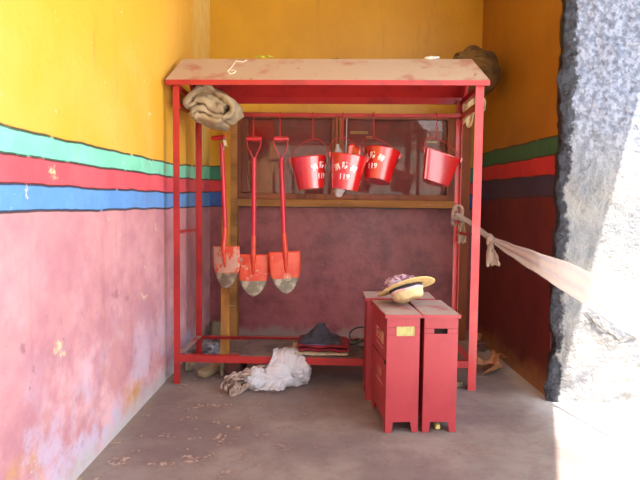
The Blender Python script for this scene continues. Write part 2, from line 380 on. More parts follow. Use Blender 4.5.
def text_mesh(txt, size):
    c = bpy.data.curves.new('t', 'FONT'); c.body = txt; c.size = size; c.align_x = 'CENTER'; c.align_y = 'CENTER'; c.resolution_u = 2
    c.offset = size*.012
    o = bpy.data.objects.new('t', c); C.objects.link(o)
    dg = bpy.context.evaluated_depsgraph_get(); e = o.evaluated_get(dg); me = e.to_mesh()
    vs = [v.co.copy() for v in me.vertices]; fs = [tuple(p.vertices) for p in me.polygons]
    e.to_mesh_clear(); bpy.data.objects.remove(o); bpy.data.curves.remove(c)
    return vs, fs

# ------------------------------------------------------------------ the setting
XL, XR, YB, ZC = -1.10, 1.54, 5.10, 3.6
YP = 3.34
def struct(o, label, cat): return tag(o, label, cat, kind='structure')
fl = MB(); fl.box(-9, 9.0, -9.3, 5.3, -.15, 0)
struct(fl.build('floor', 'floor'), 'worn red brown concrete floor, sunlit side given a paler colour', 'floor')
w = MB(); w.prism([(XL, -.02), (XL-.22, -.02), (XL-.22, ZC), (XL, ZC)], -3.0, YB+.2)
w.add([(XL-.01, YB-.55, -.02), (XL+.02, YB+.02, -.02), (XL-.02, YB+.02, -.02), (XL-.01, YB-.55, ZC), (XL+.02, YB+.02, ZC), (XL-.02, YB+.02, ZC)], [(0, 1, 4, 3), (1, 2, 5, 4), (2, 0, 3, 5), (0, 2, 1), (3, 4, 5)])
struct(w.build('wall_left', 'wall_left'), 'left wall, yellow above three painted bands, pink below, paled by fading and painted-in light', 'wall')
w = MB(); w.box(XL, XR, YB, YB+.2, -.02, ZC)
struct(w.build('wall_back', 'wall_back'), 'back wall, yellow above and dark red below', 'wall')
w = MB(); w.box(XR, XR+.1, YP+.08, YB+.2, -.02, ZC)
struct(w.build('wall_right', 'wall_right'), 'right wall, darkened for shade, ochre above bands and oxblood red below', 'wall')
# rough plastered pier that ends the right wall: a dense front surface with lumps and chipped corner
def pier_pt(u, v):
    x = XR-.012 + (u**1.6)*3.6; z = -.01+v*(ZC+.01)
    amp = .012+.010*min(1, max(0, (z-1.2)/.8))
    d = fbm((x, 0, z), 3.0, 3)*.018 + fbm((x, 0, z), 14, 5, 3)*amp*.7
    lowr = max(0, 1-z/1.0)
    lay = math.sin((z+fbm((x, 0, z), 2, 9)*.08)*60)*.5
    d += lowr*(fbm((x, 0, z), 7, 11, 5)*.03 + lay*.004)
    ed = max(0, 1-u*9)
    x2 = x + ed*(fbm((0, 0, z), 6, 21, 5)*.03*(1+1.0*lowr))
    return (x2, YP + ed**2*.03 - d, z)
w = MB(); w.grid(pier_pt, 190, 210); w.box(XR+.03, XR+3.6, YP+.06, YB, -.01, ZC)
def pier_side(u, v):
    p = pier_pt(0, v); return (p[0]*(1-u)+(XR+.002)*u, p[1]*(1-u)+(YP+.12)*u, p[2])
w.grid(pier_side, 6, 210)
pier = struct(w.build('wall_pier', 'pier', smooth='all'), 'rough silvery white plastered pier with black painted corner', 'wall')
# crack running through the plaster
cr = MB()
cp = [atY(586, 312, YP-.012), atY(594, 322, YP-.012), atY(607, 331, YP-.012), atY(619, 340, YP-.012), atY(629, 337, YP-.012), atY(642, 333, YP-.012)]
pts = []
for i in range(len(cp)-1):
    for k in range(8):
        p = cp[i].lerp(cp[i+1], k/8); pts.append(p+V((0, 0, fbm(p, 20, 4)*.012)))
cr.tube(pts, [.003+.004*abs(fbm(p, 15, 8)) for p in pts], 5)
cro = cr.build('crack', 'crack', pier)
# ceiling whose right edge lets the sun reach the pier and the floor beside it
L1 = V((.2267, 0, .974)); L2 = V((-.395, -.919, 0)); CN = V((1.55, YP, 0))
pe = CN + L1*(ZC/.974)
e0 = pe + L2*(-2.6); e1 = pe + L2*5.2
cl = MB(); zc = ZC
poly = [(XL-.22, YB+.2), (e0.x, YB+.2), (e0.x, e0.y) if e0.y < YB else (e0.x, YB), (e1.x, e1.y), (XL-.22, e1.y)]
# straight edge from e0 to e1
t0 = (YB+.2-pe.y)/L2.y; q0 = pe + L2*t0
poly = [(XL-.22, YB+.2), (q0.x, q0.y), (e1.x, e1.y), (XL-.22, e1.y)]
n = len(poly)
cl.add([(x, y, zc) for x, y in poly]+[(x, y, zc+.15) for x, y in poly], [tuple(range(n)), tuple(range(2*n-1, n-1, -1))]+[(i, i+n, (i+1) % n+n, (i+1) % n) for i in range(n)])
struct(cl.build('ceiling', 'ceiling'), 'whitewashed ceiling of the passage', 'ceiling')

w = MB(); w.box(-9, 4.5, -9.3, -9.0, 0, 4.2)  # added unseen wall, keeps bright sky out of the glass reflections
struct(w.build('wall_front_added', 'ceiling'), 'added unseen wall behind the camera', 'wall')
# ------------------------------------------------------------------ light
sc = bpy.context.scene
BETA = .50
sd = (-L1 - L2*BETA).normalized()
sl = bpy.data.lights.new('sun', 'SUN'); sl.energy = 19.0; sl.angle = R(.6); sl.color = (1, .965, .91)
so = bpy.data.objects.new('sun', sl); C.objects.link(so)
so.rotation_euler = sd.to_track_quat('-Z', 'Y').to_euler(); so.location = (3, -3, 8)
wd = bpy.data.worlds.new('sky'); sc.world = wd; wd.use_nodes = True
wn = wd.node_tree; wn.nodes.clear()
bg = wn.nodes.new('ShaderNodeBackground'); wo = wn.nodes.new('ShaderNodeOutputWorld')
tc = wn.nodes.new('ShaderNodeTexCoord'); sp = wn.nodes.new('ShaderNodeSeparateXYZ'); rp = wn.nodes.new('ShaderNodeValToRGB')
wn.links.new(tc.outputs['Generated'], sp.inputs[0]); wn.links.new(sp.outputs[2], rp.inputs[0])
rp.color_ramp.elements[0].position = 0; rp.color_ramp.elements[0].color = (1.0, .95, .88, 1)
rp.color_ramp.elements[1].position = .5; rp.color_ramp.elements[1].color = (.62, .78, 1.0, 1)
wn.links.new(rp.outputs[0], bg.inputs[0]); bg.inputs[1].default_value = 4.2
wn.links.new(bg.outputs[0], wo.inputs[0])
sc.view_settings.view_transform = 'Standard'; sc.view_settings.look = 'None'; sc.view_settings.gamma = 1
sc.view_settings.use_curve_mapping = False; sc.view_settings.exposure = .28
sc.cycles.max_bounces = 10; sc.cycles.diffuse_bounces = 6; sc.cycles.use_denoising = True

# ------------------------------------------------------------------ the red fire point rack
ZL, ZH, ZE, ZR = .18, 1.985, 2.115, 2.355
AW = .045; AT = .005
rack = root('fire_equipment_rack', rk(RW/2, RD/2, 0), 'tall red angle iron rack with a dusty gabled roof, standing on the floor', 'rack', RROT)
X, Yv, Z = (RM.to_3x3() @ V(a) for a in ((1, 0, 0), (0, 1, 0), (0, 0, 1)))
def post(a, b, sa, sb, w=AW):
    m = MB(); m.angle(rk(a, b, 0), rk(a, b, ZE), w, AT, X*sa, Yv*sb); return m.build('post', 'rack_pink' if (a > 1) else 'rack_red', rack)
post(-AW/2, -AW/2, 1, 1); post(RW+.03, -AW/2, -1, 1, .056); post(-AW/2, RD+AW/2, 1, -1, .04); post(RW+AW/2, RD+AW/2, -1, -1, .04)
def rail(name, p, q, ux, uz, mat, w=.045):
    m = MB(); m.angle(p, q, w, AT, ux, uz); return m
# bottom rails: upright flange in front, flat dusty flange behind
for (b, s) in ((-.018, 1), (RD+.018, -1)):
    m = MB(); m.angle(rk(.02, b, ZL+.024), rk(RW-.02, b, ZL+.024), .048 if s > 0 else .03, AT, -Z, Yv*s); m.build('bottom_rail', 'rack_red', rack)
for a, s in ((-.018, 1), (RW+.018, -1)):
    m = MB(); m.angle(rk(a, .0, ZL+.024), rk(a, RD, ZL+.024), .045, AT, X*s, -Z); m.build('bottom_rail', 'dust_rail' if s > 0 else 'rack_pink', rack)
for a in (-.02, RW+.02):
    m = MB(); m.bar(rk(a, 0, 1.075), rk(a, RD, 1.075), .012, .022); m.build('side_bar', 'rack_red', rack)
    m = MB(); m.bar(rk(a, 0, ZH), rk(a, RD, ZH), .03, .036); m.build('side_bar', 'rack_red', rack)
    m = MB(); m.bar(rk(a, 0, ZE-.02), rk(a, RD, ZE-.02), .03, .036); m.build('side_bar', 'rack_red', rack)
    m = MB(); g_ = (a < 0)*.0; m.bar(rk(a, 0.01, ZE+.0), rk(a, RD/2, ZR-.055), .022, .03); m.bar(rk(a, RD/2, ZR-.055), rk(a, RD, ZE-.03), .022, .03); m.build('gable_frame', 'rack_pink', rack)
# roof: two sheets meeting at the ridge, folded lips at the eaves
fe = -.05; be = RD+.05; T = .006; sl_ = (ZR-ZE-.0)/(RD/2)
ea0, ea1, ra0, ra1 = -.065, RW+.06, -.045, RW+.015
ze = ZR - (RD/2-fe)*((ZR-(ZE+.012))/(RD/2))
zf = atB(325, 80, fe).z; zb_ = atB(325, 97, be).z
m = MB()
v = [rk(ea0, fe, zf), rk(ea1, fe, zf), rk(ra1, RD/2, ZR), rk(ra0, RD/2, ZR)]
dn = V((0, 0, -T)); m.add(v+[p+dn for p in v], [(4, 5, 6, 7), (0, 4, 7, 3), (1, 2, 6, 5), (0, 1, 5, 4), (3, 7, 6, 2)])
m.m = 1; m.add(v, [(0, 1, 2, 3)])
m.build('roof_panel', ['rack_red', 'dust_roof'], rack, fix=False)
m = MB()
v = [rk(ea0, be, zb_), rk(ea1, be, zb_), rk(ra1, RD/2, ZR), rk(ra0, RD/2, ZR)]
m.add(v+[p+dn for p in v], [(7, 6, 5, 4), (0, 3, 7, 4), (1, 5, 6, 2), (0, 4, 5, 1)])
m.m = 1; m.add(v, [(3, 2, 1, 0)]); m.build('roof_panel', ['rack_red', 'dust_roof'], rack, fix=False)
for b, w_, z_ in ((fe, .034, zf), (be, .055, zb_)):
    m = MB(); m.bar(rk(ea0, b, z_-w_/2), rk(ea1, b, z_-w_/2), .008, w_); m.build('eave_lip', 'rack_red', rack)
# hanging rail and its wire hooks
BH = RD-.05
m = MB(); m.bar(rk(-.0, BH, ZH+.002), rk(RW+.05, BH, ZH+.002), .026, .026); m.build('hanging_rail', 'rack_red', rack)
def hook(px, ytip):
    p = atB(px, 116, BH); q = atB(px, ytip, BH)
    top = V((p.x, p.y, ZH+.02)); m = MB(); dy = Yv*.022
    pth = [top+dy-V((0, 0, .02)), top+dy*.8+V((0, 0, .004)), top, top-dy*.8+V((0, 0, .002)), top-dy-V((0, 0, .02)), V((q.x, q.y, q.z+.04))-dy*.9]
    for i in range(7):
        a = PI*i/6; pth.append(V((q.x, q.y, q.z+.008))-dy*.9*math.cos(a)*1.0-V((0, 0, .012*math.sin(a))))
    m.tube(pth, .0045, 6); m.build('hook', 'wire', rack, smooth=True)
    return V((q.x, q.y, q.z+.004))

# ------------------------------------------------------------------ shovels
def shovel(name_label, gp, tip, yaw, bmat, swing_hook, fork=True, tape=False):
    g = hook(gp[0], gp[1]-1) if swing_hook else atB(gp[0], gp[1], BH)
    t = atB(tip[0], tip[1], BH)
    ax = (t-g); L = ax.length; ax.normalize()
    r_ = root('shovel', t, name_label, 'shovel', group='shovels hanging on the rack')
    # local frame: z up along the shaft, x across the blade
    z = -ax; x = V((math.cos(yaw), math.sin(yaw), 0)); x = (x-z*x.dot(z)).normalized(); y = z.cross(x)
    M = Matrix((x, y, z)).transposed().to_4x4(); M.translation = t
    ROOTS[r_.name] = M; r_.matrix_world = M
    bl, bw = .335, .130
    def bp(u, v_):   # u across -1..1, v 0 tip .. 1 top
        wv = ((1-(1-min(1, v_/.66))**2.0)**.6)*(.95+.05*v_)
        X_ = (u*2-1)*bw*wv
        return (X_, -.022*(1-(X_/bw)**2), v_*bl)
    m = MB(M); m.grid(lambda u, v_: bp(u, .004+.996*v_), 17, 20)
    b_ = m.build('blade', bmat, r_, smooth='all', solid=.004)
    # turned shoulder at the top and central crimp
    m = MB(M)
    sh = [bp(i/16, 1.0) for i in range(17)]
    m.tube([(p[0], p[1]+.004, p[2]) for p in sh], .004, 6); m.build('blade_shoulder', 'socket', b_, smooth=True)
    m = MB(M); bt = bp(.5, 1)[1]
    m.tube([(0, bt+.012, bl*.38), (0, bt-.002, bl*.62), (0, bt-.010, bl*.9), (0, bt-.008, bl*1.06), (0, -.008, bl*1.25), (0, 0, bl*1.45)], [.004, .012, .019, .0215, .0215, .0205], 12)
    m.build('socket', 'socket', r_, smooth=True)
    # round sticker with a pale ring
    m = MB(M); m.m = 0
    cx, cz = (.012 if bmat != 'blade_a' else .02), .135
    if bmat != 'blade_b':
        for rr_, wd_ in ((.030, .003), (.019, .003)):
            for k in range(20):
                a0, a1 = 2*PI*k/20, 2*PI*(k+1)/20
                q = []
                for (a_, r2) in ((a0, rr_), (a1, rr_), (a1, rr_-wd_), (a0, rr_-wd_)):
                    xx, zz = cx+r2*math.cos(a_), cz+r2*math.sin(a_); q.append((xx, bp((xx/bw+1)/2, zz/bl)[1]-.0045, zz))
                m.add(q, [(0, 1, 2, 3)])
        for (xa, xb, za, zb) in ((-.012, .012, .004, .008), (-.012, .012, -.006, -.002), (-.003, .003, -.012, .012)):
            q = [(cx+a_, bp(((cx+a_)/bw+1)/2, (cz+b2)/bl)[1]-.0045, cz+b2) for a_, b2 in ((xa, za), (xb, za), (xb, zb), (xa, zb))]
            m.add(q, [(0, 1, 2, 3)])
        tag(m.build('emblem', 'faint_paint', b_), 'pale round emblem on the blade')
    top = L-.0
    yo = .15
    m = MB(M); m.tube([(0, 0, bl*1.40), (0, 0, (bl+top)/2), (0, 0, top-(yo if fork else .05))], [.0195, .019, .018], 14); m.build('shaft', 'shaft', r_, smooth=True)
    m = MB(M)
    gw = .062
    if fork:
        for s in (-1, 1):
            m.tube([(s*.005, 0, top-yo-.05), (s*.012, 0, top-yo), (s*.022, 0, top-yo+.03), (s*.044, 0, top-yo+.07), (s*.054, 0, top-yo+.105), (s*.055, 0, top-.004)], [.006, .006, .005, .0045, .0045, .0045], 7)
        m.build('yoke', 'grip', r_, smooth=True)
    else:
        m.tube([(0, 0, top-yo-.03), (.006, .0, top-yo+.02), (.03, -.01, top-.05), (.035, 0, top-.008)], .0055, 7); m.build('yoke', 'metal', r_, smooth=True)
    m = MB(M); o = .0 if fork else -.03
    m.tube([(-gw+o, 0, top-.003), (-gw+.004+o, 0, top-.003), (-gw*.5+o, 0, top-.003), (gw*.5+o, 0, top-.003), (gw-.004+o, 0, top-.003), (gw+o, 0, top-.003)], [.012, .017, .019, .019, .017, .012], 14)
    m.build('grip', 'grip', r_, smooth=True)
    if tape:
        m = MB(M); m.grid(lambda u, v_: (.02+u*.035+.01*v_, -.018-.006*math.sin(u*6), top-.02-v_*.05-u*.015), 6, 6); m.build('torn_tape', 'tape', r_, smooth='all', solid=.0015)
    return r_
shovel('round point shovel with worn scraped blade, hanging leftmost beside the ochre post', (221.5, 137), (227.5, 288), R(-24), 'blade_a', False, fork=False, tape=True)
shovel('round point shovel with scratched orange blade, hanging between the other two shovels', (254, 140), (253.5, 296), R(2), 'blade_b', True)
shovel('round point shovel with clean orange blade and round emblem, hanging nearest the buckets', (280.5, 140), (286, 293.5), R(16), 'blade_c', True)

# ------------------------------------------------------------------ fire buckets
def bucket(px, peak, rim, yaw, tilt, label, dx=0, h=.245, rt_=.145, text=True, flat=False, pitchx=0):
    g = hook(px, peak)
    r_ = root('fire_bucket', g, label, 'bucket', group='red fire buckets on the rail')
    rc = atB(rim[0], rim[1], BH-.0+dx)
    M = Matrix.Translation(rc) @ Matrix.Rotation(tilt, 4, 'Y') @ Matrix.Rotation(pitchx, 4, 'X') @ Matrix.Rotation(yaw, 4, 'Z')
    ROOTS[r_.name] = M; r_.matrix_world = M
    zt = 0; zb = -h; rb = .105; gl = M.inverted() @ g; M0 = Matrix.Translation(rc) @ Matrix.Rotation(tilt, 4, 'Y'); ea = [M.inverted() @ (M0 @ V((s*rt_*1.0, 0, 0))) for s in (-1, 1)]
    def sec(a, k):      # a: angle, k: 0 bottom..1 top ; front (-Y) round, back flattened
        r = rb+(rt_-rb)*k; x, y = math.cos(a)*r, math.sin(a)*r
        if flat and y > r*.12: y = r*.12 + (y-r*.12)*.06
        return x, y
    N = 56
    def wall(off):
        vs = []; 
        for k in (0, .25, .5, .75, 1):
            for i in range(N):
                x, y = sec(2*PI*i/N, k); l = math.hypot(x, y); vs.append((x*(1-off/l), y*(1-off/l), zb+h*k+(off if k == 0 else 0)))
        return vs
    m = MB(M); o_ = wall(0); i_ = wall(.003)
    q = [(j*N+i, j*N+(i+1) % N, (j+1)*N+(i+1) % N, (j+1)*N+i) for j in range(4) for i in range(N)]
    n5 = 5*N
    fs = q+[tuple(n5+k for k in f[::-1]) for f in q]+[(4*N+i, 4*N+(i+1) % N, n5+4*N+(i+1) % N, n5+4*N+i) for i in range(N)]
    fs += [tuple(range(N))[::-1], tuple(n5+i for i in range(N))]
    m.add(o_+i_, fs)
    body = m.build('bucket_body', 'bucket', r_, smooth=True)
    m = MB(M); m.tube([(*sec(2*PI*i/N, 1), zt) for i in range(N)], .0045, 6, closed=True); m.build('rim', 'bucket', body, smooth=True)
    m = MB(M)
    arc = []
    for k in range(25):
        t = k/24; a = PI*t; e = ea[1].lerp(ea[0], .5-.5*math.cos(a)); pk = gl + (ea[1]-ea[0])*.42*math.cos(a)
        arc.append(e.lerp(pk, math.sin(a)**.8))
    m.tube(arc, .0038, 6)
    for s in (0, 1):
        d = (ea[s]-ea[1-s]).normalized(); e = ea[s]; m.tube([e+d*.0, e+d*.012+V((0, 0, -.012)), e+d*.02+V((0, 0, 0)), e+d*.014+V((0, 0, .012))], .0038, 6)
    m.build('bail', 'wire', r_, smooth=True)
    for s in (-1, 1):
        m = MB(M0); m.box(s*rt_-.005, s*rt_+.005, -.014, .014, zt-.028, zt+.012); m.build('ear', 'bucket', r_)
    if text:
        m = MB(M)
        def put(vs, fs, cx, cz, rot=0):
            out = []
            for v_ in vs:
                x = v_.x*math.cos(rot)-v_.y*math.sin(rot)+cx; zz = v_.x*math.sin(rot)+v_.y*math.cos(rot)+cz
                k = (zz)/h; r = rb+(rt_-rb)*k+.0012; a = x/.125
                out.append((r*math.sin(a), -r*math.cos(a), zb+zz))
            m.add(out, fs)
        for ch, cx, cz, rot in (('消', -.062, .155, R(24)), ('防', 0, .172, 0), ('桶', .062, .155, R(-24))):
            vs, fs = text_mesh(ch, .052); put(vs, fs, cx, cz, rot)
        vs, fs = text_mesh('119', .058); put(vs, fs, 0, .09)
        tag(m.build('lettering', 'white_paint', body), 'white painted characters and the number 119')
    return r_, M
bucket(313, 139.5, (308.5, 158), R(48), R(-6), 'red fire bucket hanging leftmost, right beside the shovels')
bk2, M2 = bucket(343, 138.5, (349, 156), R(-10), R(7), 'red fire bucket with a plastic bottle in it, hanging second from left', h=.262, dx=-.085)
bucket(373.5, 138.5, (382, 152), R(-34), R(10), 'red fire bucket hanging third, with its bottom tipped to the left', pitchx=R(-10), dx=.06)
bucket(436.5, 139, (443, 154), R(192), R(15), 'red fire bucket hanging alone at the right, plain flat side turned to the front', text=False, flat=True, rt_=.148, pitchx=R(-8), h=.235)

# crumpled bottle and red scrap poking out of the second bucket, bag behind it
def at2(x, y, z): return M2 @ V((x, y, z))
m = MB(M2)
Mb = Matrix.Translation((-.055, .0, -.11)) @ Matrix.Rotation(R(-14), 4, 'Y')
m.lathe([(.0, 0), (.034, .002), (.037, .03), (.034, .06), (.037, .09), (.036, .12), (.028, .15), (.016, .172), (.014, .195), (0, .196)], 18, Mb)
tag(m.build('plastic_bottle', 'bottle_film', smooth=True), 'crumpled clear plastic bottle standing in the second bucket', 'bottle')
m = MB(M2); m.grid(lambda u, v_: (-.02+u*.1, .04+.01*math.sin(u*5), -.05+.125*v_+.02*math.sin(u*3)-.02*u+(.02 if u < .5 else 0)), 8, 8)
tag(m.build('red_packet', 'bucket', smooth='all', solid=.006), 'folded red packet sticking up behind the bottle in the second bucket', 'packet')
c = atB(341.5, 190, BH+.12)
m = MB()
def bagp(u, v_):
    a = u*2*PI; ph = v_*PI
    p = V((math.cos(a)*math.sin(ph)*.06, math.sin(a)*math.sin(ph)*.035, -math.cos(ph)*.045))
    p = Matrix.Rotation(R(-20), 3, 'Y') @ p
    if p.x > .0: p.z += p.x*1.2
    p *= 1+.45*fbm(p, 22, 5)
    return c+p
m.grid(bagp, 30, 18, wrapu=True)
m.tube([c+V((.04, .0, .02)), c+V((.075, .005, .09)), c+V((.06, .01, .2)), c+V((.03, -.06, .3)), c+V((.03, -.12, ZH-c.z-.02))], [.022, .016, .006, .003, .003], 7)
tag(m.build('plastic_bag', 'bag_film', smooth='all'), 'small clear plastic bag hanging low behind the second bucket', 'plastic bag')

# ------------------------------------------------------------------ rolled cloth wedged under the roof
def folded(path, th, y0, y1, seed, amp, fr=6, ny=26, shrink=.25, M=None, pleat=0):
    """a thick sheet whose folds run along a path in x,z, reaching from y0 to y1"""
    P = []; n_ = len(path)
    for i in range(n_-1):
        a, b = V((path[i][0], 0, path[i][1])), V((path[i+1][0], 0, path[i+1][1]))
        p0 = V((path[max(i-1, 0)][0], 0, path[max(i-1, 0)][1])); p3 = V((path[min(i+2, n_-1)][0], 0, path[min(i+2, n_-1)][1]))
        for k in range(7):
            t = k/7; P.append(.5*((2*a)+(b-p0)*t+(2*p0-5*a+4*b-p3)*t*t+(3*a-p0-3*b+p3)*t**3))
    P.append(V((path[-1][0], 0, path[-1][1])))
    N = len(P); ring = []
    nor = []
    for i in range(N):
        t = P[min(i+1, N-1)]-P[max(i-1, 0)]; t.normalize(); nor.append(V((-t.z, 0, t.x)))
    outl = [P[i]+nor[i]*th/2 for i in range(N)]+[P[i]-nor[i]*th/2 for i in range(N-1, -1, -1)]
    cen = sum(P, V())/N
    m = MB(M); K = 2*N; vs = []
    for j in range(ny):
        v_ = j/(ny-1); e = min(v_, 1-v_)*ny/3.0
        k = 1 if e >= 1 else (1-th*.5*(1-math.sqrt(max(0, 1-(1-e)**2))))
        y = y0+(y1-y0)*v_
        for i, p in enumerate(outl):
            src = P[i] if i < N else P[2*N-1-i]
            q = src+(p-src)*(1 if e >= 1 else .35+.65*math.sqrt(max(0, 1-(1-min(e, 1))**2)))
            w_ = V((q.x, y, q.z)); d = V((fbm(w_, fr, seed), fbm(w_, fr, seed+9), fbm(w_, fr, seed+17)))*amp
            if pleat: d += V((0, 0, 1))*math.sin(q.x*pleat)*.004*(1-v_)
            vs.append(w_+d)
    fs = [(j*K+i, j*K+(i+1) % K, (j+1)*K+(i+1) % K, (j+1)*K+i) for j in range(ny-1) for i in range(K)]
    for j in (0, ny-1):
        for i in range(N-1):
            f = (j*K+i, j*K+i+1, j*K+2*N-2-i, j*K+2*N-1-i); fs.append(f if j else f[::-1])
    m.add(vs, fs); return m
bc = atY(210, 104.5, 3.74)
path = [(.10, -.02), (.0, .0), (-.10, .03), (-.155, .0), (-.185, .03), (-.15, .085), (-.03, .13), (.07, .075), (.165, .01), (.165, -.045), (.10, -.075), (.0, -.055), (-.12, -.035), (-.155, -.065), (-.10, -.09), (0, -.11), (.08, -.105)]
Mb = Matrix.Translation(bc) @ Matrix.Rotation(R(-4), 4, 'Z') @ Matrix.Diagonal((.90, 1, .95, 1))
m = folded(path, .052, -.02, .34, 3, .030, 8, M=Mb, pleat=110)
m2 = folded([(-.12, .055), (-.03, .075), (.05, .04), (.12, .0)], .06, .015, .33, 5, .014, 8, M=Mb)
m.v and m.f.extend([[i+len(m.v) for i in f] for f in m2.f]); m.mi.extend(m2.mi); m.v.extend(m2.v)
tag(m.build('rolled_cloth', 'beige_cloth', smooth='all'), 'folded greyish beige cloth bundle wedged under the left end of the roof', 'cloth bundle')

# ------------------------------------------------------------------ glazed wooden display board on the back wall
case = root('display_case', (.2, 5.05, 0), 'brown wooden glazed display case on tall posts against the back wall', 'display case')
Y0, Y1 = 4.985, 5.095
def part(name, mat, boxes, parent=case, bevel=.003, M=None):
    m = MB(M)
    for b in boxes: m.box(*b)
    return m.build(name, mat, parent, bevel=bevel)
part('post', 'wood_h', [(-.868, -.795, Y0-.02, Y1, 0, 2.16)])
part('post', 'wood_dark', [(1.325, 1.42, Y0-.02, Y1, 0, 2.2)])
part('frame', 'wood_dark', [(-.80, -.755, Y0, Y1, 1.385, 2.13), (1.205, 1.325, Y0, Y1, 1.385, 2.13), (-.80, 1.325, Y0, Y1, 2.115, 2.165)])
part('sash_stile', 'wood_dark', [(-.755, -.70, Y0+.02, Y1, 1.41, 2.115)])
part('sash_stile', 'wood_dark', [(.10, .135, Y0+.02, Y1, 1.385, 2.115)])
part('mullion', 'wood_dark', [(.135, .162, Y0-.005, Y1, 1.385, 2.115)])
part('mullion', 'wood_dark', [(.168, .215, Y0-.005, Y1, 1.385, 2.115)])
part('sill', 'wood_h', [(-.80, 1.33, Y0-.05, Y1, 1.275, 1.345)], bevel=.006)
part('bottom_rail', 'wood_dark', [(-.80, 1.325, Y0-.01, Y1, 1.345, 1.40)])
part('back_board', 'case_back', [(-.755, 1.205, 5.075, 5.093, 1.385, 2.12)])
part('pane', 'glass', [(-.70, .10, Y0+.03, Y0+.034, 1.40, 2.115)], bevel=0)
part('pane', 'glass', [(.215, 1.205, Y0+.03, Y0+.034, 1.40, 2.115)], bevel=0)
part('red_poster', 'bucket', [(-.70, -.45, 5.069, 5.075, 1.92, 2.10)], bevel=0)
for (x0, y0, x1, y1) in ((350, 131, 368, 134), (366, 136, 372, 139), (427, 141, 437, 143)):
    a, b = atY(x0, y0, 5.072), atY(x1, y1, 5.072); part('paper_scrap', 'glue_paper', [(a.x, b.x, 5.069, 5.075, b.z, a.z)], bevel=0)
# ochre plank leaning on the left post
m = MB(); p, q = atZ(225, 358, .0), atY(227, 118, 4.94); p.z = .012
m.bar(p, q, .075, .022, upv=(0, -1, .2)); tag(m.build('plank', 'wood_ochre', bevel=.003), 'long ochre plank leaning against the left post of the display case', 'plank')

